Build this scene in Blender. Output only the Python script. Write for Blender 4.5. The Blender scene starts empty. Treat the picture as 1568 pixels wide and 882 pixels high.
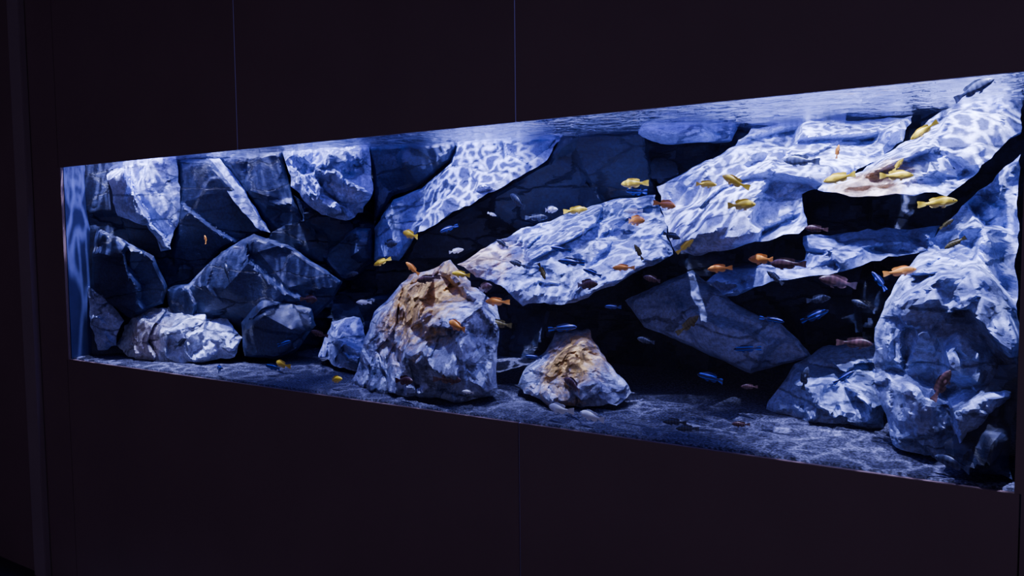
import bpy, bmesh, math, random
import numpy as np
from mathutils import Vector, Matrix, noise, geometry

random.seed(7)
Z0 = 1.12            # height of the tank bottom above the room floor
XL, XR = -1.9137, 1.9137
TOP = 0.9            # visible window height
WATER = 0.935        # water level above tank bottom
VIEW_SIDE = Vector((2.0, -2.0, 0))   # side of the tank visitors stand on

# ---------------------------------------------------------------- helpers
def new_mat(name):
    m = bpy.data.materials.new(name); m.use_nodes = True
    nt = m.node_tree
    return m, nt, nt.nodes, nt.links, nt.nodes['Principled BSDF']

def link_obj(name, me, parent=None):
    o = bpy.data.objects.new(name, me)
    bpy.context.collection.objects.link(o)
    if parent: o.parent = parent
    return o

def empty(name, loc=(0, 0, 0)):
    e = bpy.data.objects.new(name, None); e.location = loc
    e.empty_display_size = 0.1
    bpy.context.collection.objects.link(e); return e

def box_bm(bm, x0, x1, y0, y1, z0, z1, bev=0.0, mi=0):
    r = bmesh.ops.create_cube(bm, size=1)
    vs = r['verts']
    for v in vs:
        v.co = Vector((x0 + (v.co.x + .5) * (x1 - x0), y0 + (v.co.y + .5) * (y1 - y0), z0 + (v.co.z + .5) * (z1 - z0)))
    fs = {f for v in vs for f in v.link_faces}
    for f in fs: f.material_index = mi
    if bev > 0:
        es = {e for v in vs for e in v.link_edges}
        bmesh.ops.bevel(bm, geom=list(es), offset=bev, segments=2, affect='EDGES')

def mesh_obj(name, bm, mats, parent=None, smooth=False, sharp=None):
    me = bpy.data.meshes.new(name); bm.to_mesh(me); bm.free()
    for m in (mats if isinstance(mats, list) else [mats]): me.materials.append(m)
    if smooth:
        for p in me.polygons: p.use_smooth = True
    if sharp: me.set_sharp_from_angle(angle=math.radians(sharp))
    return link_obj(name, me, parent)

# ---------------------------------------------------------------- materials
def rock_material(name, dark, light, ochre_c=None, ochre_r=0.3, ochre_amt=1.0, scale=1.0, bump=0.8, mott=1.0, strata=(.2, .6, .3), cont=.15):  # rock tints carry the blue cast of the lighting in the colour
    m, nt, N, L, P = new_mat(name)
    tc = N.new('ShaderNodeTexCoord')
    mp = N.new('ShaderNodeMapping'); mp.inputs['Rotation'].default_value = strata; mp.inputs['Scale'].default_value = (.6, 1, 1.8)
    L.new(tc.outputs['Object'], mp.inputs[0])
    n1 = N.new('ShaderNodeTexNoise'); n1.inputs['Scale'].default_value = 6 * scale; n1.inputs['Detail'].default_value = 13; n1.inputs['Roughness'].default_value = .74; n1.inputs['Distortion'].default_value = .3
    L.new(mp.outputs[0], n1.inputs['Vector'])
    mr = N.new('ShaderNodeMapRange'); mr.inputs[1].default_value = .50 - cont; mr.inputs[2].default_value = .50 + cont
    L.new(n1.outputs[0], mr.inputs[0])
    n2 = N.new('ShaderNodeTexNoise'); n2.inputs['Scale'].default_value = 80; n2.inputs['Detail'].default_value = 8; n2.inputs['Roughness'].default_value = .75
    L.new(tc.outputs['Object'], n2.inputs['Vector'])
    mr2 = N.new('ShaderNodeMapRange'); mr2.inputs[1].default_value = .38; mr2.inputs[2].default_value = .62; mr2.inputs[3].default_value = 1 - .5 * mott; mr2.inputs[4].default_value = 1 + .3 * mott
    L.new(n2.outputs[0], mr2.inputs[0])
    mx = N.new('ShaderNodeMix'); mx.data_type = 'RGBA'
    mx.inputs[6].default_value = (*dark, 1); mx.inputs[7].default_value = (*light, 1)
    L.new(mr.outputs[0], mx.inputs[0])
    out = mx.outputs[2]
    if ochre_c is not None:
        geo = N.new('ShaderNodeNewGeometry')
        ds = N.new('ShaderNodeVectorMath'); ds.operation = 'DISTANCE'; ds.inputs[1].default_value = ochre_c
        L.new(geo.outputs['Position'], ds.inputs[0])
        m3 = N.new('ShaderNodeMapRange'); m3.inputs[1].default_value = ochre_r; m3.inputs[2].default_value = ochre_r * .1; m3.inputs[3].default_value = -.25; m3.inputs[4].default_value = .26
        L.new(ds.outputs['Value'], m3.inputs[0])
        n3 = N.new('ShaderNodeTexNoise'); n3.inputs['Scale'].default_value = 18; n3.inputs['Detail'].default_value = 12; n3.inputs['Roughness'].default_value = .82
        L.new(tc.outputs['Object'], n3.inputs['Vector'])
        ad = N.new('ShaderNodeMath'); ad.operation = 'ADD'; L.new(m3.outputs[0], ad.inputs[0]); L.new(n3.outputs[0], ad.inputs[1])
        m4 = N.new('ShaderNodeMapRange'); m4.inputs[1].default_value = .50; m4.inputs[2].default_value = .68; m4.inputs[4].default_value = ochre_amt
        L.new(ad.outputs[0], m4.inputs[0])
        mo = N.new('ShaderNodeMix'); mo.data_type = 'RGBA'; mo.inputs[7].default_value = (.80, .47, .08, 1)
        L.new(m4.outputs[0], mo.inputs[0]); L.new(out, mo.inputs[6]); out = mo.outputs[2]
    ml = N.new('ShaderNodeMix'); ml.data_type = 'RGBA'; ml.blend_type = 'MULTIPLY'; ml.inputs[0].default_value = 1
    L.new(out, ml.inputs[6]); L.new(mr2.outputs[0], ml.inputs[7])
    L.new(ml.outputs[2], P.inputs['Base Color'])
    P.inputs['Roughness'].default_value = .48
    P.inputs['Specular IOR Level'].default_value = .5
    vo = N.new('ShaderNodeTexVoronoi'); vo.feature = 'DISTANCE_TO_EDGE'; vo.inputs['Scale'].default_value = 4 * scale
    mpv = N.new('ShaderNodeMix'); mpv.data_type = 'RGBA'; mpv.blend_type = 'LINEAR_LIGHT'; mpv.inputs[0].default_value = .06
    L.new(mp.outputs[0], mpv.inputs[6]); L.new(n1.outputs[1], mpv.inputs[7]); L.new(mpv.outputs[2], vo.inputs['Vector'])
    cr = N.new('ShaderNodeMapRange'); cr.inputs[1].default_value = 0; cr.inputs[2].default_value = .025; L.new(vo.outputs[0], cr.inputs[0])
    nb = N.new('ShaderNodeTexNoise'); nb.inputs['Scale'].default_value = 34; nb.inputs['Detail'].default_value = 14; nb.inputs['Roughness'].default_value = .74
    L.new(mp.outputs[0], nb.inputs['Vector'])
    b1 = N.new('ShaderNodeBump'); b1.inputs['Strength'].default_value = bump; b1.inputs['Distance'].default_value = .010
    L.new(nb.outputs[0], b1.inputs['Height'])
    b2 = N.new('ShaderNodeBump'); b2.inputs['Strength'].default_value = .9; b2.inputs['Distance'].default_value = .009
    L.new(cr.outputs[0], b2.inputs['Height']); L.new(b1.outputs[0], b2.inputs['Normal'])
    L.new(b2.outputs[0], P.inputs['Normal'])
    return m

SHADED = rock_material('slate_shaded', (.018, .021, .066), (.044, .052, .14), bump=.45)  # shade painted in: darker copy of the rock for the dark zones
SHADED_DEEP = rock_material('slate_deep_shade', (.009, .011, .034), (.026, .032, .085), bump=.5)  # deepest shade put into the rock colour
HALF_LIT = rock_material('slate_half_lit', (.07, .09, .25), (.27, .30, .64), bump=.5)  # half-lit tone between the shaded and lit rock colours
LIT_STREAKED = rock_material('slate_lit_streaked', (.11, .14, .38), (.58, .62, .98), mott=.8, strata=(.1, 1.25, .2), bump=.6)  # lit-face tone painted in; also brightens the cave slab lamps miss
LIT_BRIGHT = rock_material('granite_lit', (.20, .24, .52), (.68, .72, 1.0), (1.54, .36, Z0 + .68), .24, .7, mott=.9, strata=(0, .75, 0), bump=.5)  # strong light on the upper slabs put into the base colour
LIT_N = rock_material('granite_slab', (.12, .15, .36), (.52, .57, .92), (.18, .45, Z0 + .46), .30, .6, mott=1, strata=(0, -.4, 0), bump=.6)  # paler base colour stands for the light on this slab
OCH_O = rock_material('granite_ochre', (.12, .14, .30), (.60, .64, .92), (.06, .2, Z0 + .38), .48, .9, bump=.8, strata=(.2, 1.2, .2))
OCH_Q = rock_material('granite_ochre_small', (.12, .14, .28), (.56, .59, .84), (.64, .28, Z0 + .16), .29, .9, bump=.8)
OCH_E = rock_material('boulder_pale', (.24, .28, .48), (.76, .80, 1.0), (-1.5, .16, Z0 + .1), .25, .3, mott=.8, bump=.6)
LIT_V = rock_material('boulder_granite', (.14, .17, .42), (.58, .64, 1.0), None, mott=.9, bump=.7, strata=(.2, 1.1, .2))  # lit tone of the right-hand boulders painted into the colour

# ---------------------------------------------------------------- rocks
def cellplane(p, size, k, soft=.05):
    q = p / size
    d, c = noise.voronoi(q)
    def off(ci):
        g = noise.cell_vector(ci * 13.7 + Vector((3.1, 7.7, 1.3)))
        g = g * 2 - Vector((1, 1, 1)) if min(g) >= 0 else g
        return (q - ci).dot(g) * size
    w = min(1.0, max(0.0, .5 + .5 * (d[1] - d[0]) / soft))
    return k * (off(c[0]) * w + off(c[1]) * (1 - w))

def build_rock(name, outline, interior, mat, thick=.14, bevel=.03, bw=.035, amp=1.0, jag=.008, res=.0115, facet=.17, fwd=0.0, fine=1.0, lean=0.0, tilt=.35, stretch=1.25, crag=0.0, sm=2, parent=None):
    O = [Vector((x / 1000, y / 100, Z0 + z / 1000)) for x, y, z in outline]
    I = [Vector((x / 1000, y / 100, Z0 + z / 1000)) for x, y, z in interior]
    c = sum(O, Vector()) / len(O)
    F = (VIEW_SIDE - c); F.z = 0; F.normalize()
    T = Vector((-F.y, F.x, 0))
    pts = []
    n = len(O)
    for i in range(n):
        a, b = O[i], O[(i + 1) % n]
        seg = max(1, int((b - a).length / .022))
        for k in range(seg):
            p = a.lerp(b, k / seg)
            if k > 0:
                e = (b - a); e2 = Vector((e.dot(T), e.z))
                e2 = Vector((-e2.y, e2.x)).normalized() if e2.length > 1e-6 else Vector((0, 0))
                j = noise.noise(p * 11) * jag * 1.8 + noise.noise(p * 45) * jag * .8
                p = p + T * (e2.x * j) + Vector((0, 0, e2.y * j))
            pts.append(p)
    no = len(pts)
    allp = pts + I
    co2 = [Vector((p.dot(T), p.z)) for p in allp]
    edges = [(i, (i + 1) % no) for i in range(no)]
    vs, es, fs, ov, oe, of = geometry.delaunay_2d_cdt(co2, edges, [], 1, 1e-5)
    bm = bmesh.new(); bv = []
    for k, v in enumerate(vs):
        dep = allp[ov[k][0]].dot(F) if ov[k] else c.dot(F)
        bv.append(bm.verts.new(T * v.x + F * dep + Vector((0, 0, v.y))))
    for f in fs:
        try: bm.faces.new([bv[i] for i in f])
        except ValueError: pass
    loose = [v for v in bm.verts if not v.link_faces]
    if loose: bmesh.ops.delete(bm, geom=loose, context='VERTS')
    for it in range(9):
        le = [e for e in bm.edges if e.calc_length() > res * 1.5]
        if not le: break
        bmesh.ops.subdivide_edges(bm, edges=le, cuts=1)
        bmesh.ops.triangulate(bm, faces=[f for f in bm.faces if len(f.verts) > 3])
        if it in (2, 5):
            bmesh.ops.beautify_fill(bm, faces=bm.faces[:], edges=[e for e in bm.edges if not e.is_boundary])
    inner = [v for v in bm.verts if not v.is_boundary]
    for _ in range(sm): bmesh.ops.smooth_vert(bm, verts=inner, factor=.5, use_axis_x=True, use_axis_y=True, use_axis_z=True)
    P2 = np.array([[v.co.dot(T), v.co.z] for v in bm.verts])
    A = np.array([[p.x, p.y] for p in co2[:no]]); B = np.roll(A, -1, axis=0)
    dmin = np.full(len(P2), 9.)
    for a, b in zip(A, B):
        ab = b - a; L2_ = max(1e-9, ab @ ab)
        t = np.clip(((P2 - a) @ ab) / L2_, 0, 1)
        d = np.linalg.norm(P2 - (a + t[:, None] * ab), axis=1); dmin = np.minimum(dmin, d)
    zmin = min(p.z for p in O); zmax = max(p.z for p in O)
    for i, v in enumerate(bm.verts):
        d = dmin[i]
        p = v.co.copy()
        q = p + c * .37
        bwl = bw * (1 + .5 * noise.noise(q * 7))
        edge = max(0.0, 1 - d / bwl)
        qq = Vector((q.x, q.y, q.z * stretch + q.x * tilt))
        h = cellplane(qq, facet, .6) + cellplane(qq + Vector((5, 3, 1)), facet * .45, .55 * fine) + cellplane(qq + Vector((1, 9, 4)), facet * .18, .36 * fine, .1)
        h += noise.fractal(q * 26, .8, 2.1, 4) * .0025 * fine
        if crag:
            u = Vector((q.x * 9 + q.z * 3, q.y * 9, q.z * 3.2 - q.x * 1.5))
            r_ = abs(noise.fractal(u, .9, 2.1, 4))
            h += crag * (min(r_ * 2.2, .5) - .3)
        fade = min(1.0, .3 + d / .04)
        v.co = p + F * (h * amp * fade - bevel * edge + fwd + lean * ((p.z - zmin) / (zmax - zmin) - .5))
    cc = sum((v.co for v in bm.verts), Vector()) / len(bm.verts)
    be = [e for e in bm.edges if e.is_boundary]
    for fr, sh in [(.25, .99), (.35, .95), (.4, .8)]:
        r = bmesh.ops.extrude_edge_only(bm, edges=be)
        nv = [g for g in r['geom'] if isinstance(g, bmesh.types.BMVert)]
        be = [g for g in r['geom'] if isinstance(g, bmesh.types.BMEdge) and g.is_boundary]
        for v in nv:
            rel = v.co - cc; dp = rel.dot(F); flat = rel - F * dp
            v.co = cc + flat * sh + F * (dp - thick * fr) + noise.noise_vector(v.co * 12) * .006
    bmesh.ops.holes_fill(bm, edges=be, sides=0)
    bmesh.ops.triangulate(bm, faces=[f for f in bm.faces if len(f.verts) > 4])
    bmesh.ops.recalc_face_normals(bm, faces=bm.faces[:])
    return mesh_obj(name, bm, mat, parent, smooth=True, sharp=20)

R = {
'B': ([(-1786,15,885),(-1632,18,945),(-1414,27,944),(-1398,27,729),(-1436,24,514),(-1487,22,505),(-1524,18,626),(-1692,14,674)],[(-1533,16,790),(-1451,20,670)]),
'C': ([(-1862,14,615),(-1673,14,567),(-1514,20,485),(-1477,24,344),(-1497,23,262),(-1653,16,193),(-1834,11,289),(-1881,10,335),(-1873,12,522)],[(-1617,13,371),(-1581,13,507)]),
'D': ([(-1856,8,337),(-1759,10,323),(-1674,14,179),(-1714,12,61),(-1801,8,38),(-1842,7,152)],[(-1745,8,202)]),
'E': ([(-1759,14,56),(-1726,17,148),(-1597,20,239),(-1453,24,248),(-1118,30,198),(-997,28,125),(-1003,24,43),(-1280,14,6),(-1601,12,2)],[(-1369,14,141),(-1157,19,134),(-1532,13,103)]),
'F': ([(-1573,30,332),(-1423,32,356),(-1281,40,502),(-1129,46,582),(-947,50,530),(-694,58,368),(-747,56,274),(-855,52,161),(-943,48,70),(-1141,42,49),(-1299,36,61),(-1514,28,211)],[(-1027,40,503),(-1173,33,341),(-886,44,342),(-992,38,255)]),
'F2': ([(-1105,36,187),(-1039,42,304),(-787,48,256),(-749,47,186),(-832,42,65),(-915,38,35),(-1064,34,43)],[(-947,36,236),(-826,40,174)]),
'G': ([(-1479,32,931),(-1300,36,929),(-1175,42,786),(-1069,50,587),(-1144,46,570),(-1281,40,493),(-1452,34,345),(-1535,30,364),(-1495,28,519),(-1427,29,731)],[(-1316,33,758),(-1269,36,608)]),
'G2': ([(-1319,36,930),(-1264,39,929),(-1150,44,786),(-1036,48,587),(-1058,44,599),(-1167,38,740)],[]),
'H': ([(-1309,42,934),(-964,50,951),(-917,52,751),(-823,58,490),(-866,58,469),(-1069,50,587),(-1168,44,787)],[(-1010,45,752)]),
'I': ([(-941,48,948),(-701,52,953),(-518,58,957),(-504,60,768),(-550,58,670),(-633,56,635),(-771,50,688),(-880,47,791)],[(-663,48,839),(-561,53,739),(-772,47,900)]),
'J': ([(-940,54,752),(-795,56,672),(-634,62,615),(-844,60,478)],[(-776,56,602)]),
'J2': ([(-844,60,478),(-634,62,606),(-562,64,599),(-551,64,455),(-662,62,367),(-715,60,361)],[(-628,59,485)]),
'K': ([(-556,62,963),(-138,72,954),(-159,70,881),(-322,68,778),(-454,66,740),(-546,64,614),(-515,62,769)],[(-341,62,872)]),
'L': ([(-123,70,957),(326,80,962),(280,74,858),(65,62,721),(-218,56,590),(-317,54,461),(-495,58,458),(-528,62,599),(-438,65,725),(-287,66,767),(-143,68,870)],[(88,68,852),(-117,60,727),(-304,57,610)]),
'L2': ([(61,72,922),(338,78,959),(326,68,852),(93,58,719),(-191,52,582),(-197,57,662),(-72,63,779)],[]),
'M': ([(361,74,949),(699,74,940),(720,84,706),(539,82,692),(60,76,538),(-132,70,452),(-312,66,457),(-398,64,451),(-302,66,580),(7,70,720),(296,73,852)],[(458,76,787)]),
'N': ([(98,40,458),(182,56,546),(400,66,637),(590,72,695),(751,74,707),(849,60,605),(945,44,498),(913,40,474),(757,34,394),(608,30,332),(454,30,321),(365,32,380),(247,34,415)],[(501,44,473),(665,52,540),(798,40,456)]),
'O': ([(-219,16,4),(-203,20,154),(-199,26,272),(-84,32,397),(115,34,477),(253,28,384),(397,24,323),(449,16,38),(321,10,5),(-31,10,-10)],[(90,18,316),(295,14,261),(104,9,142),(385,9,142),(117,24,382)]),
'P': ([(-591,34,61),(-571,40,202),(-424,42,227),(-341,38,123),(-299,30,32),(-418,29,35)],[(-427,32,138)]),
'Q': ([(458,26,53),(464,28,88),(519,34,152),(535,38,216),(675,38,240),(771,32,141),(874,28,64),(852,22,32),(640,20,6),(508,22,36)],[(674,27,173),(641,20,84),(794,20,88)]),
'W': ([(692,70,925),(681,78,974),(1028,84,957),(1026,76,891),(911,68,881),(798,66,887)],[]),
'R1': ([(844,52,725),(942,60,789),(1033,66,838),(1089,76,924),(1273,80,945),(1585,82,931),(1582,66,836),(1479,50,736),(1363,38,678),(1399,30,586),(1381,28,563),(1058,32,498),(987,34,509),(915,42,603)],[(1146,40,678),(1222,54,781),(1080,36,600),(1324,60,819),(1307,32,615)]),
'R2': ([(1404,36,687),(1487,46,734),(1592,60,830),(1667,74,924),(1814,80,985),(1874,80,969),(1883,64,840),(1796,46,727),(1733,34,657),(1660,32,662),(1503,30,663)],[(1668,48,770),(1782,60,844),(1574,36,689)]),
'S': ([(1359,40,555),(1528,44,575),(1705,50,582),(1702,40,521),(1581,34,487),(1460,28,449),(1308,26,429),(1188,24,384),(1111,28,423),(1140,32,454),(1374,36,488)],[(1493,36,513),(1299,29,458)]),
'T': ([(659,66,320),(774,66,375),(928,64,437),(1013,60,386),(1115,56,327),(1262,56,272),(1342,60,173),(1141,62,103),(945,60,179),(755,62,233)],[(941,55,321),(1108,52,246)]),
'U': ([(1249,42,27),(1278,44,86),(1315,48,163),(1413,52,215),(1545,52,234),(1592,46,114),(1590,38,18),(1470,34,18),(1395,36,16)],[(1424,38,129),(1513,38,119),(1428,44,178)]),
'V': ([(1593,24,338),(1617,30,420),(1661,36,496),(1711,42,573),(1794,50,677),(1885,56,772),(1910,20,250),(1893,14,136),(1839,10,53),(1759,10,6),(1646,14,28),(1590,20,158),(1587,22,255)],[(1720,24,427),(1797,32,523),(1689,16,302),(1792,12,313),(1742,10,157),(1822,22,415)]),
'V2': ([(1768,7,73),(1839,8,134),(1872,12,258),(1908,12,261),(1908,5,12),(1845,3,18),(1785,5,31)],[(1868,4,108)]),
}
aq = empty('aquarium')
bg = empty('rock_background')
flat = dict(facet=.42, fine=.3, amp=.28, bevel=.035, bw=.015, lean=.09, jag=.0035, sm=0)
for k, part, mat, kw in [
    ('B', 'upright_slab', LIT_STREAKED, dict(facet=.22, bevel=.03, fine=.6, stretch=.6)), ('C', 'wedge_stone', SHADED, dict(flat, fwd=.06)), ('D', 'corner_stone', LIT_STREAKED, dict(thick=.08, fine=.6)),
    ('F', 'triangular_slab', SHADED, dict(flat, fwd=.09, lean=.09)), ('F2', 'low_block', SHADED, dict(flat, fwd=.13, lean=.05)),
    ('G', 'leaning_slab', SHADED, flat), ('G2', 'ledge', LIT_STREAKED, dict(thick=.05, bevel=.01, bw=.02, amp=.2, fwd=.02)),
    ('H', 'recessed_slab', SHADED, flat), ('I', 'rough_block', LIT_STREAKED, dict(amp=1.2, fwd=.03, fine=.8, crag=.03)), ('J', 'crevice_stone', SHADED, dict(flat, fwd=.02)),
    ('J2', 'crevice_block', SHADED, dict(flat, fwd=.02)), ('K', 'upper_slab', SHADED, dict(flat, amp=.5)), ('L', 'diagonal_slab', HALF_LIT, dict(flat, lean=.03)),
    ('L2', 'diagonal_ledge', LIT_STREAKED, dict(thick=.06, bevel=.015, bw=.03, amp=.4, fine=.6)), ('M', 'deep_slab', SHADED_DEEP, flat),
    ('W', 'top_ledge', LIT_STREAKED, dict(flat, lean=0, amp=1)), ('T', 'cave_slab', LIT_STREAKED, dict(flat, lean=-.06))]:
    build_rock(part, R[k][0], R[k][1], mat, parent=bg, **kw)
build_rock('rock_slab', *R['N'], LIT_N, thick=.16, bw=.03, fine=.6, facet=.26, crag=.01, tilt=-.5)
build_rock('rock_slab.001', *R['R1'], LIT_BRIGHT, thick=.26, bevel=.04, facet=.30, fine=.5, tilt=-.7)
build_rock('rock_slab.002', *R['R2'], LIT_BRIGHT, thick=.10, facet=.30, fine=.5, tilt=-.7)
build_rock('rock_slab.003', *R['S'], HALF_LIT, thick=.12, fine=.6)
build_rock('boulder', *R['O'], OCH_O, thick=.22, bevel=.04, amp=1.35, fine=.7, crag=.025, stretch=.8)
build_rock('boulder.001', *R['Q'], OCH_Q, thick=.18, bevel=.03, facet=.12, fine=.8, crag=.015)
build_rock('boulder.002', *R['E'], OCH_E, thick=.12, bevel=.04, fine=.6, crag=.012)
build_rock('boulder.003', *R['P'], LIT_STREAKED, thick=.12, bevel=.03, crag=.015)
build_rock('boulder.004', *R['U'], LIT_V, thick=.16, bevel=.03, amp=1.2, facet=.13, fine=.8, crag=.015)
build_rock('boulder.005', *R['V'], LIT_V, thick=.14, bevel=.05, amp=1.6, bw=.06, fine=.7, facet=.21, crag=.016, stretch=.8)
build_rock('boulder.006', *R['V2'], SHADED_DEEP, thick=.06, bevel=.02, amp=.5)

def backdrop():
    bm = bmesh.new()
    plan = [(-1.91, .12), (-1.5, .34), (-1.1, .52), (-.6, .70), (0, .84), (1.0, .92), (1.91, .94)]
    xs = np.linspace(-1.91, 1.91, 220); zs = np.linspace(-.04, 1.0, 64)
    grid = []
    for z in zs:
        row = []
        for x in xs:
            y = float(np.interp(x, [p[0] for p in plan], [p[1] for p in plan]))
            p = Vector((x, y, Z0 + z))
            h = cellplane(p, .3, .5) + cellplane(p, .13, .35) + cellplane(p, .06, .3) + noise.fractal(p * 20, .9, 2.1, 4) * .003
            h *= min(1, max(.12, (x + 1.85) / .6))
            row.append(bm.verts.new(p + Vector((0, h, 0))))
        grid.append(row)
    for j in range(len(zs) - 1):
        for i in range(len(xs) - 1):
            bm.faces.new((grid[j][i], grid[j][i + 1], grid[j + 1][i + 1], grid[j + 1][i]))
    return mesh_obj('rear_rock_face', bm, SHADED_DEEP, bg, smooth=True, sharp=30)
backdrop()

# ---------------------------------------------------------------- sand
def sand():
    m, nt, N, L, P = new_mat('dark_sand')
    tc = N.new('ShaderNodeTexCoord')
    a = N.new('ShaderNodeTexNoise'); a.inputs['Scale'].default_value = 150; a.inputs['Detail'].default_value = 4
    b = N.new('ShaderNodeTexNoise'); b.inputs['Scale'].default_value = 5; b.inputs['Detail'].default_value = 5
    for q in (a, b): L.new(tc.outputs['Object'], q.inputs['Vector'])
    r = N.new('ShaderNodeMapRange'); r.inputs[1].default_value = .42; r.inputs[2].default_value = .68; L.new(a.outputs[0], r.inputs[0])
    mx = N.new('ShaderNodeMix'); mx.data_type = 'RGBA'; mx.inputs[6].default_value = (.022, .022, .046, 1); mx.inputs[7].default_value = (.17, .165, .29, 1)
    L.new(r.outputs[0], mx.inputs[0])
    ml = N.new('ShaderNodeMix'); ml.data_type = 'RGBA'; ml.blend_type = 'MULTIPLY'; ml.inputs[0].default_value = .5
    L.new(mx.outputs[2], ml.inputs[6]); L.new(b.outputs[0], ml.inputs[7]); L.new(ml.outputs[2], P.inputs['Base Color'])
    P.inputs['Roughness'].default_value = .85
    bp = N.new('ShaderNodeBump'); bp.inputs['Strength'].default_value = .8; bp.inputs['Distance'].default_value = .006
    L.new(a.outputs[0], bp.inputs['Height']); L.new(bp.outputs[0], P.inputs['Normal'])
    bm = bmesh.new(); nx, ny = 260, 64; g = []
    for j in range(ny + 1):
        row = []
        for i in range(nx + 1):
            x = XL + (XR - XL) * i / nx; y = .022 + .92 * j / ny
            z = .004 + .045 * min(1, y / .8) ** 1.2 + (noise.noise(Vector((x * 5, y * 7, 0))) * .008 + noise.noise(Vector((x * 20, y * 22, 3))) * .0025) * min(1, y / .12)
            row.append(bm.verts.new((x, y, Z0 + z)))
        g.append(row)
    for j in range(ny):
        for i in range(nx): bm.faces.new((g[j][i], g[j][i + 1], g[j + 1][i + 1], g[j + 1][i]))
    low = [bm.verts.new((v.co.x, v.co.y, Z0 - .02)) for v in g[0]]
    for i in range(nx): bm.faces.new((low[i], low[i + 1], g[0][i + 1], g[0][i]))
    mesh_obj('sand_bed', bm, m, aq, smooth=True)
sand()

# ---------------------------------------------------------------- tank shell, glass, water
def simple(name, col, rough=.5, spec=.5, nscale=30, var=.25):
    m, nt, N, L, P = new_mat(name)
    tc = N.new('ShaderNodeTexCoord'); n = N.new('ShaderNodeTexNoise'); n.inputs['Scale'].default_value = nscale; n.inputs['Detail'].default_value = 5
    L.new(tc.outputs['Object'], n.inputs['Vector'])
    mx = N.new('ShaderNodeMix'); mx.data_type = 'RGBA'
    mx.inputs[6].default_value = (*[c * (1 - var) for c in col], 1); mx.inputs[7].default_value = (*[min(1, c * (1 + var)) for c in col], 1)
    L.new(n.outputs[0], mx.inputs[0]); L.new(mx.outputs[2], P.inputs['Base Color'])
    P.inputs['Roughness'].default_value = rough; P.inputs['Specular IOR Level'].default_value = spec
    return m
tank_m = simple('tank_side_panel', (.045, .050, .15), .4)
hood_m = simple('hood_black', (.02, .02, .03), .8)
bm = bmesh.new()
Y0 = .016
box_bm(bm, XL - .03, XL, Y0, 1.05, Z0 - .05, Z0 + 1.0)
box_bm(bm, XR, XR + .03, Y0, 1.05, Z0 - .05, Z0 + 1.0)
box_bm(bm, XL - .03, XR + .03, 1.03, 1.06, Z0 - .05, Z0 + 1.0)
box_bm(bm, XL - .03, XR + .03, Y0, 1.05, Z0 - .08, Z0 - .05)
box_bm(bm, XL - .05, XL, Y0, 1.06, Z0 + 1.0, Z0 + 1.6, mi=1)
box_bm(bm, XR, XR + .05, Y0, 1.06, Z0 + 1.0, Z0 + 1.6, mi=1)
box_bm(bm, XL - .05, XR + .05, 1.03, 1.06, Z0 + 1.0, Z0 + 1.6, mi=1)
box_bm(bm, XL - .05, XR + .05, Y0, 1.06, Z0 + 1.6, Z0 + 1.63, mi=1)
box_bm(bm, XL - .03, XR + .03, Y0 + .004, 1.05, 0, Z0 - .08, mi=1)
mesh_obj('tank_shell', bm, [tank_m, hood_m], aq)

gm = bpy.data.materials.new('clear_glass'); gm.use_nodes = True
N = gm.node_tree.nodes; L = gm.node_tree.links; N.clear()
o_ = N.new('ShaderNodeOutputMaterial'); mx = N.new('ShaderNodeMixShader'); t = N.new('ShaderNodeBsdfTransparent'); g = N.new('ShaderNodeBsdfGlossy')
t.inputs[0].default_value = (.97, .98, 1, 1); g.inputs['Roughness'].default_value = .02; mx.inputs[0].default_value = .01
L.new(t.outputs[0], mx.inputs[1]); L.new(g.outputs[0], mx.inputs[2]); L.new(mx.outputs[0], o_.inputs[0])
bm = bmesh.new()
v = [bm.verts.new(c) for c in ((XL, .018, Z0 - .02), (XR, .018, Z0 - .02), (XR, .018, Z0 + .97), (XL, .018, Z0 + .97))]
bm.faces.new(v)
mesh_obj('front_glass', bm, gm, aq)

wm = bpy.data.materials.new('water_surface'); wm.use_nodes = True
N = wm.node_tree.nodes; L = wm.node_tree.links; N.clear()
o_ = N.new('ShaderNodeOutputMaterial'); mx = N.new('ShaderNodeMixShader'); t = N.new('ShaderNodeBsdfTransparent'); g = N.new('ShaderNodeBsdfGlossy')
t.inputs[0].default_value = (.95, .97, 1, 1); g.inputs['Roughness'].default_value = .03; g.inputs[0].default_value = (.97, .98, 1, 1); mx.inputs[0].default_value = .75
tc = N.new('ShaderNodeTexCoord'); mp = N.new('ShaderNodeMapping'); mp.inputs['Scale'].default_value = (1, 1.3, 1)
nn = N.new('ShaderNodeTexNoise'); nn.inputs['Scale'].default_value = 18; nn.inputs['Detail'].default_value = 4; nn.inputs['Distortion'].default_value = .8
bp = N.new('ShaderNodeBump'); bp.inputs['Strength'].default_value = 1.0; bp.inputs['Distance'].default_value = .022
L.new(tc.outputs['Object'], mp.inputs[0]); L.new(mp.outputs[0], nn.inputs['Vector']); L.new(nn.outputs[0], bp.inputs['Height']); L.new(bp.outputs[0], g.inputs['Normal'])
L.new(t.outputs[0], mx.inputs[1]); L.new(g.outputs[0], mx.inputs[2]); L.new(mx.outputs[0], o_.inputs[0])
bm = bmesh.new(); nx, ny = 260, 70; gr = []
for j in range(ny + 1):
    row = []
    for i in range(nx + 1):
        x = XL + (XR - XL) * i / nx; y = .019 + 1.0 * j / ny
        z = noise.noise(Vector((x * 9, y * 16, 0))) * .004 + noise.noise(Vector((x * 25, y * 30, 5))) * .0015
        row.append(bm.verts.new((x, y, Z0 + WATER + z)))
    gr.append(row)
for j in range(ny):
    for i in range(nx): bm.faces.new((gr[j][i], gr[j][i + 1], gr[j + 1][i + 1], gr[j + 1][i]))
mesh_obj('water_surface', bm, wm, aq, smooth=True)

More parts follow.
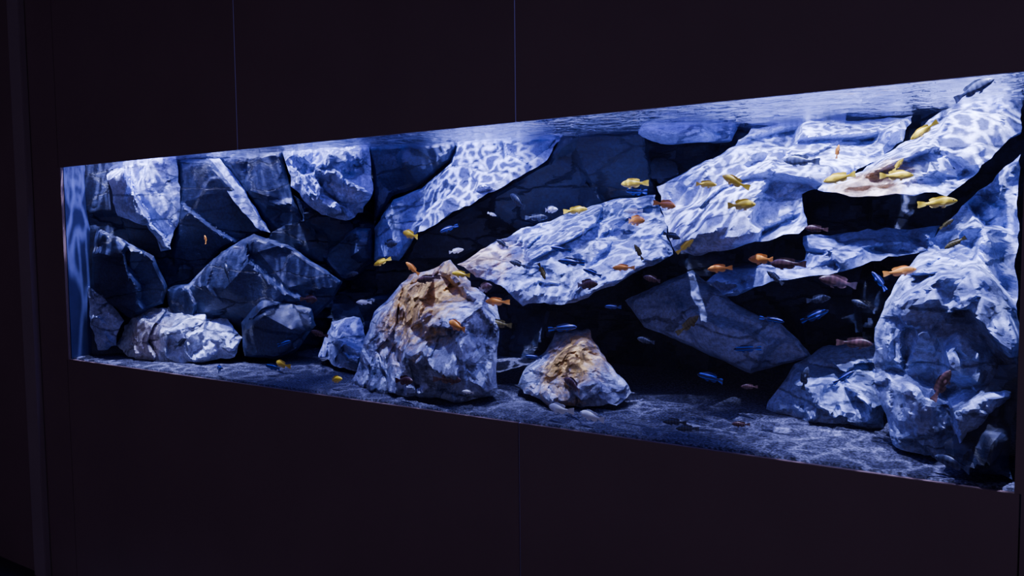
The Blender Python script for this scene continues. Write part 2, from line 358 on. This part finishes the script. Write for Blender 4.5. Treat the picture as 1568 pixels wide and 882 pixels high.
# ---------------------------------------------------------------- room
wall_m = simple('wall_laminate', (.135, .080, .080), .5, .3, 3, .15)
seam_glint_m = simple('seam_edge_glint', (.42, .38, .8), .4, .5, 20, .1)  # pale blue paints in the light reflected off panel edges
floor_m = simple('floor_dark', (.05, .045, .06), .5, .4, 8, .3)
bm = bmesh.new()
TZ, BZ = Z0 + TOP, Z0
g_ = .0016
def panel(x0, x1, z0, z1): box_bm(bm, x0 + g_, x1 - g_, 0.0, .012, z0, z1, bev=.0010)
panel(-1.928, -.636, TZ, 3.1); panel(-.636, .631, TZ, 3.1); panel(.631, 1.925, TZ, 3.1)
panel(-1.928, .631, 0, BZ); panel(.631, 1.925, 0, BZ)
box_bm(bm, -2.16, XL, 0, .012, BZ, TZ); box_bm(bm, -2.16, -1.928 - g_, 0, .012, 0, BZ); box_bm(bm, -2.16, -1.928 - g_, 0, .012, TZ, 3.1)
box_bm(bm, XR, 4.5, 0, .012, BZ, TZ); box_bm(bm, 1.925 + g_, 4.5, 0, .012, 0, BZ); box_bm(bm, 1.925 + g_, 4.5, 0, .012, TZ, 3.1)
box_bm(bm, -4.2, -2.16, .0, .012, 0, 3.1)
for sx in (-.636, .631):  # filler strips added as the painted glint along the seams
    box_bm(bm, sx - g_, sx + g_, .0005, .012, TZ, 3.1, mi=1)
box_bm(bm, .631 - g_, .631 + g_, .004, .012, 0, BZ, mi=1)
mesh_obj('wall_front', bm, [wall_m, seam_glint_m])
bm = bmesh.new(); box_bm(bm, -2.275, -2.165, -.03, -.001, 0, 3.1, bev=.003); mesh_obj('trim_1', bm, simple('trim_dark', (.19, .13, .14), .5, .3, 5, .1))
bm = bmesh.new(); box_bm(bm, -4.2, 4.5, -5, .012, -.05, 0); mesh_obj('floor', bm, floor_m)
bm = bmesh.new(); box_bm(bm, -4.2, 4.5, -5, .012, 3.1, 3.15); mesh_obj('ceiling', bm, wall_m)
bm = bmesh.new(); box_bm(bm, -4.25, -4.2, -5, .012, 0, 3.1); mesh_obj('wall_left', bm, wall_m)

# ---------------------------------------------------------------- fish
def fish_mat(name, back, side, belly, stripes=None, bars=0.0):
    m, nt, N, L, P = new_mat(name)
    tc = N.new('ShaderNodeTexCoord'); sp = N.new('ShaderNodeSeparateXYZ'); L.new(tc.outputs['Object'], sp.inputs[0])
    cr = N.new('ShaderNodeValToRGB'); L.new(sp.outputs[2], (mrn := N.new('ShaderNodeMapRange')).inputs[0])
    mrn.inputs[1].default_value = -.17; mrn.inputs[2].default_value = .20; L.new(mrn.outputs[0], cr.inputs[0])
    e = cr.color_ramp.elements; e[0].color = (*belly, 1); e[0].position = .1; e[1].color = (*back, 1); e[1].position = .97
    x = e.new(.45); x.color = (*side, 1); x = e.new(.80); x.color = (*side, 1)
    if stripes:
        for pos in (.36, .64):
            a = e.new(pos - .06); a.color = (*side, 1); b = e.new(pos); b.color = (*stripes, 1); c = e.new(pos + .06); c.color = (*side, 1)
    out = cr.outputs[0]
    if bars:
        w = N.new('ShaderNodeTexWave'); w.inputs['Scale'].default_value = 2.6; w.inputs['Distortion'].default_value = 1.0
        L.new(tc.outputs['Object'], w.inputs['Vector'])
        mm = N.new('ShaderNodeMix'); mm.data_type = 'RGBA'; mm.blend_type = 'MULTIPLY'; mm.inputs[0].default_value = bars
        L.new(out, mm.inputs[6]); L.new(w.outputs[0], mm.inputs[7]); out = mm.outputs[2]
    L.new(out, P.inputs['Base Color'])
    P.inputs['Roughness'].default_value = .4
    return m
eye_m = simple('fish_eye', (.01, .01, .012), .15, .8, 50, .1)

def fish_mesh(name, mat, bend=0.0, deep=1.0):
    bm = bmesh.new()
    prof = [(0, .012, .012, .008), (.03, .035, .032, .025), (.09, .068, .058, .045), (.17, .100, .085, .060), (.27, .122, .104, .068), (.38, .130, .116, .068),
            (.50, .122, .110, .060), (.62, .102, .088, .047), (.74, .074, .060, .032), (.85, .050, .042, .020), (.94, .042, .039, .012), (1.0, .046, .044, .007)]
    seg = 16; rings = []
    X = lambda s: .5 - s * .80
    def by(x): return bend * (max(0, .2 - x)) ** 2
    for s, ht, hb, w in prof:
        ring = []
        for k in range(seg):
            a = 2 * math.pi * k / seg; cz = math.cos(a); sy = math.sin(a)
            z = (ht if cz > 0 else hb) * deep * cz; x = X(s)
            ring.append(bm.verts.new((x, w * sy + by(x), z)))
        rings.append(ring)
    for r in range(len(rings) - 1):
        for k in range(seg):
            bm.faces.new((rings[r][k], rings[r][(k + 1) % seg], rings[r + 1][(k + 1) % seg], rings[r + 1][k]))
    bm.faces.new(rings[0]); bm.faces.new(list(reversed(rings[-1])))
    def fin(poly, th=.004):
        n = len(poly)
        a = [bm.verts.new((x, by(x) + y + th, z)) for x, y, z in poly]; b = [bm.verts.new((x, by(x) + y - th, z)) for x, y, z in poly]
        bm.faces.new(a); bm.faces.new(list(reversed(b)))
        for i in range(n): bm.faces.new((a[i], b[i], b[(i + 1) % n], a[(i + 1) % n]))
    top = []; base = []
    for i in range(10):
        s = .24 + .62 * i / 9; ht = np.interp(s, [p[0] for p in prof], [p[1] for p in prof]) * deep
        h = .028 + .030 * math.sin(min(1, i / 7) * math.pi / 2) + (.02 if i in (7, 8) else 0) - (.025 if i == 0 else 0)
        top.append((X(s) - .03, 0, ht + h)); base.append((X(s), 0, ht - .012))
    for i in range(9): fin([base[i], top[i], top[i + 1], base[i + 1]])
    for i, (s0, s1, h0, h1) in enumerate([(.58, .68, .02, .06), (.68, .78, .06, .065), (.78, .86, .065, .03)]):
        hb = lambda s: -np.interp(s, [p[0] for p in prof], [p[2] for p in prof]) * deep
        fin([(X(s0), 0, hb(s0) + .01), (X(s0) - .03, 0, hb(s0) - h0), (X(s1) - .03, 0, hb(s1) - h1), (X(s1), 0, hb(s1) + .01)])
    tx = X(1.0)
    tl = [(tx + .02, 0, .04), (tx - .07, 0, .075), (tx - .17, 0, .098), (tx - .195, 0, .085), (tx - .185, 0, .04), (tx - .18, 0, 0), (tx - .185, 0, -.04), (tx - .195, 0, -.085), (tx - .17, 0, -.096), (tx - .07, 0, -.07), (tx + .02, 0, -.04)]
    cpt = (tx, 0, 0)
    for i in range(len(tl) - 1): fin([cpt, tl[i], tl[i + 1]], .003)
    for sg in (1, -1):
        fin([(.22, sg * .02, -.09 * deep), (.16, sg * .03, -.15 * deep), (.08, sg * .03, -.15 * deep), (.15, sg * .02, -.10 * deep)])
        a = [(.235, sg * .058, -.01), (.13, sg * .105, .015), (.09, sg * .11, -.03), (.13, sg * .095, -.065), (.235, sg * .06, -.035)]
        vs = [bm.verts.new(p) for p in a]; bm.faces.new(vs)
        r = bmesh.ops.create_uvsphere(bm, u_segments=8, v_segments=6, radius=.019)
        for v in r['verts']: v.co = Vector((.415 + v.co.x, sg * .040 + v.co.y * .6, .022 + v.co.z))
        for f in {f for v in r['verts'] for f in v.link_faces}: f.material_index = 1
    bmesh.ops.recalc_face_normals(bm, faces=bm.faces[:])
    me = bpy.data.meshes.new(name); bm.to_mesh(me); bm.free()
    me.materials.append(mat); me.materials.append(eye_m)
    for p in me.polygons: p.use_smooth = True
    me.set_sharp_from_angle(angle=math.radians(50))
    return me
kinds = {
 'y': ('yellow_cichlid', fish_mat('yellow_scales', (.80, .50, .02), (1.0, .72, .03), (1.0, .80, .22)), 1.0),
 'o': ('orange_cichlid', fish_mat('orange_scales', (.90, .24, .03), (1.0, .38, .05), (1.0, .52, .18)), 1.05),
 'w': ('white_cichlid', fish_mat('white_scales', (.60, .66, .85), (.85, .88, .98), (.95, .95, 1)), 1.0),
 'd': ('dark_cichlid', fish_mat('dark_scales', (.03, .035, .06), (.06, .07, .13), (.10, .11, .2), bars=.5), 1.05),
 'm': ('maroon_cichlid', fish_mat('maroon_scales', (.06, .025, .03), (.12, .05, .055), (.18, .09, .09), bars=.5), 1.1),
 'g': ('olive_cichlid', fish_mat('olive_scales', (.08, .07, .02), (.18, .15, .04), (.24, .20, .08), bars=.5), 1.0),
 'b': ('blue_striped_cichlid', fish_mat('blue_scales', (.02, .02, .40), (.012, .012, .08), (.02, .025, .5), stripes=(.08, .10, 1.0)), .85),
}
meshes = {k: [fish_mesh(v[0] + '_mesh', v[1], b, v[2]) for b in (-.35, 0, .4)] for k, v in kinds.items()}
FISH = """783,48,734,118,-14,0yL 790,49,708,121,-22,5bL 1097,31,711,75,-5,-5yR 1213,23,710,92,-19,25yL 1236,22,644,103,-24,0yR 1485,28,711,91,-5,-10yL 1632,21,706,84,23,0yR 1628,27,737,40,16,55yR 1675,35,828,75,14,-35yL
1724,25,637,90,-15,5yR 1468,32,784,39,2,80oR 1793,25,908,101,-12,22dR 1363,34,767,130,-18,5dL 360,42,686,149,-22,30dL 481,44,653,79,-15,0wR 426,44,627,82,23,0dR 572,46,649,87,18,5yR 252,41,642,39,17,-20wR 68,39,592,73,16,-20bL
-68,33,571,133,-17,10yL -178,33,537,164,-10,0dR -143,25,470,76,7,-20yL 9,25,447,71,12,40oL 85,41,508,64,19,10wR -948,23,523,45,21,0wL -971,19,416,106,-23,50dL -1123,20,558,41,5,70oL 178,13,419,87,9,-10mL 299,16,436,77,0,5yL
325,25,385,111,-18,10mR 380,25,339,93,-1,0oL 356,6,274,144,-22,10oL 392,25,264,95,24,5gL 642,25,264,94,20,5bR 823,25,340,58,2,0bL 759,19,411,99,-11,5mR 570,24,448,59,22,-70gR 675,25,478,97,4,5bL 772,21,448,65,21,20bL
874,22,464,68,19,0oL 915,24,511,56,0,60gL 957,25,430,66,-4,10mL 1089,18,530,61,5,40yR 1166,25,465,77,-3,-5oL 1288,25,492,93,-18,0oL 1377,17,483,95,-10,0mL 1355,14,448,55,17,40dL 843,36,608,117,-25,0oR 995,26,653,86,-25,-10oR
821,40,640,66,7,0wL 674,33,574,28,-12,70wR 1431,25,576,61,1,5mL 1639,25,464,81,-1,10oR 1592,25,439,62,-8,50bL 1492,25,433,111,27,12mL 1439,25,386,73,-17,10dR 1428,25,339,88,-4,25bR 1040,33,288,94,-16,40gR 1225,32,228,81,7,-5bL
1143,25,146,98,-12,5bL 1535,25,273,91,-8,0mR 1512,23,182,62,13,35bR 1406,25,166,71,-10,75dR 1764,4,215,80,3,65mR 1769,20,538,55,22,-30gL 763,11,110,127,-22,15mL 747,4,47,114,-24,0wL 858,3,30,98,-15,5wL 410,4,66,45,14,0wL
328,4,99,100,6,0mR 137,4,77,131,-14,5mR -217,7,45,88,-9,10yR -669,21,45,171,-18,5yL -673,23,129,90,-2,15bR -842,3,38,346,-25,0bL -489,25,178,76,11,15mL -238,25,314,64,22,0wL 1103,7,46,65,25,0dL 1270,13,47,49,13,0mL
1151,3,27,63,25,0dL 1793,3,17,97,-26,5dL -588,30,310,133,-11,0mR 1745,24,584,40,26,35gR 361,32,536,56,15,30dL -1133,7,120,84,-5,30dR 1254,25,130,48,24,0mL -642,15,45,94,6,5bL
640,24,520,70,8,10bL 1030,22,560,62,-12,-15dR 470,25,470,66,10,15dL 1330,20,330,66,12,-10bR 930,26,240,64,-8,8dL -330,28,420,62,15,5dR 1560,20,380,58,-10,20dL 560,20,170,60,10,0bL"""
for i, s in enumerate(FISH.split()):
    a = s.split(','); x, y, z, ln, yaw = [float(q) for q in a[:5]]; d = a[5][-1]; k = a[5][-2]; tilt = float(a[5][:-2])
    ln = min(ln, 105)
    o = bpy.data.objects.new(kinds[k][0], meshes[k][i % 3]); bpy.context.collection.objects.link(o)
    o.location = (x / 1000, max(.045, y / 100), Z0 + max(z / 1000, .038)); o.scale = [ln / 1000] * 3
    h = math.radians(yaw + (180 if d == 'L' else 0))
    o.rotation_euler = (Matrix.Rotation(h, 3, 'Z') @ Matrix.Rotation(math.radians(-tilt), 3, 'Y')).to_euler()

# ---------------------------------------------------------------- lamps above the water
def spot(x, y, tx, ty, tz, energy, ang=50, caustic=0.0, col=(.49, .53, 1.0), z=1.38, size=.006, cscale=13):
    l = bpy.data.lights.new('aquarium_spotlight', 'SPOT'); l.energy = energy; l.color = col
    l.spot_size = math.radians(ang); l.spot_blend = .7; l.shadow_soft_size = size
    o = bpy.data.objects.new('aquarium_spotlight', l); bpy.context.collection.objects.link(o)
    o.location = (x, y, Z0 + z)
    d = Vector((tx, ty, Z0 + tz)) - o.location
    o.rotation_euler = d.to_track_quat('-Z', 'Y').to_euler()
    if caustic:
        # water-ripple gobo on the lamp
        l.use_nodes = True; N = l.node_tree.nodes; L = l.node_tree.links
        em = N['Emission']; tc = N.new('ShaderNodeNewGeometry')
        no = N.new('ShaderNodeTexNoise'); no.inputs['Scale'].default_value = 7; no.inputs['Detail'].default_value = 2
        L.new(tc.outputs['Incoming'], no.inputs['Vector'])
        mx = N.new('ShaderNodeMix'); mx.data_type = 'RGBA'; mx.blend_type = 'LINEAR_LIGHT'; mx.inputs[0].default_value = .10
        L.new(tc.outputs['Incoming'], mx.inputs[6]); L.new(no.outputs[1], mx.inputs[7])
        vo = N.new('ShaderNodeTexVoronoi'); vo.feature = 'DISTANCE_TO_EDGE'; vo.inputs['Scale'].default_value = cscale
        L.new(mx.outputs[2], vo.inputs['Vector'])
        r = N.new('ShaderNodeMapRange'); r.inputs[1].default_value = .0; r.inputs[2].default_value = .10
        r.inputs[3].default_value = 1 + 8 * caustic; r.inputs[4].default_value = 1 - .70 * caustic
        L.new(vo.outputs[0], r.inputs[0]); L.new(r.outputs[0], em.inputs['Strength'])
    return o
E = 235
spot(-1.72, .07, -1.62, .16, .1, 1.3 * E, 60, .8)
spot(-1.25, .14, -1.30, .20, .0, .9 * E, 50, .3)
spot(-1.10, .30, -1.10, .42, .5, .8 * E, 60, .4)
spot(-.75, .26, -.72, .52, .75, .6 * E, 50, .8)
spot(-.15, .30, .02, .66, .7, 1.0 * E, 50, 1.0)
spot(.10, .10, .14, .22, .2, 1.1 * E, 45, .3)
spot(.60, .30, .60, .55, .45, .9 * E, 50, .6)
spot(.70, .08, .67, .25, .0, .5 * E, 40, .3)
spot(1.20, .30, 1.22, .55, .7, 1.1 * E, 60, 1.0)
spot(1.66, .30, 1.66, .55, .8, 1.1 * E, 60, 1.0)
spot(1.42, .06, 1.45, .40, .05, 1.3 * E, 36, .3)
spot(1.76, .09, 1.76, .22, .4, 1.35 * E, 45, .5)
for x in (-1.2, 0, 1.2):
    a = bpy.data.lights.new('led_strip', 'AREA'); a.shape = 'RECTANGLE'; a.size = 1.1; a.size_y = .08; a.energy = 22; a.color = (.18, .18, 1.0)
    o = bpy.data.objects.new('led_strip', a); bpy.context.collection.objects.link(o); o.location = (x, .10, Z0 + 1.4)
    o.rotation_euler = (math.radians(12), 0, 0)

w = bpy.data.worlds.new('dim_room'); bpy.context.scene.world = w; w.use_nodes = True
w.node_tree.nodes['Background'].inputs[0].default_value = (.46, .42, .85, 1); w.node_tree.nodes['Background'].inputs[1].default_value = .50

# ---------------------------------------------------------------- camera
cam = bpy.data.cameras.new('camera'); cam.sensor_width = 36; cam.lens = 1294.2 / 1600 * 36
co = bpy.data.objects.new('camera', cam); bpy.context.collection.objects.link(co)
Mx = Matrix.Rotation(.59, 4, 'Z') @ Matrix.Rotation(math.pi / 2 - .066, 4, 'X') @ Matrix.Rotation(-.0103, 4, 'Z')
co.matrix_world = Matrix.Translation((1.9926, -2.0614, 1.6924)) @ Mx
cam.clip_start = .05
bpy.context.scene.camera = co
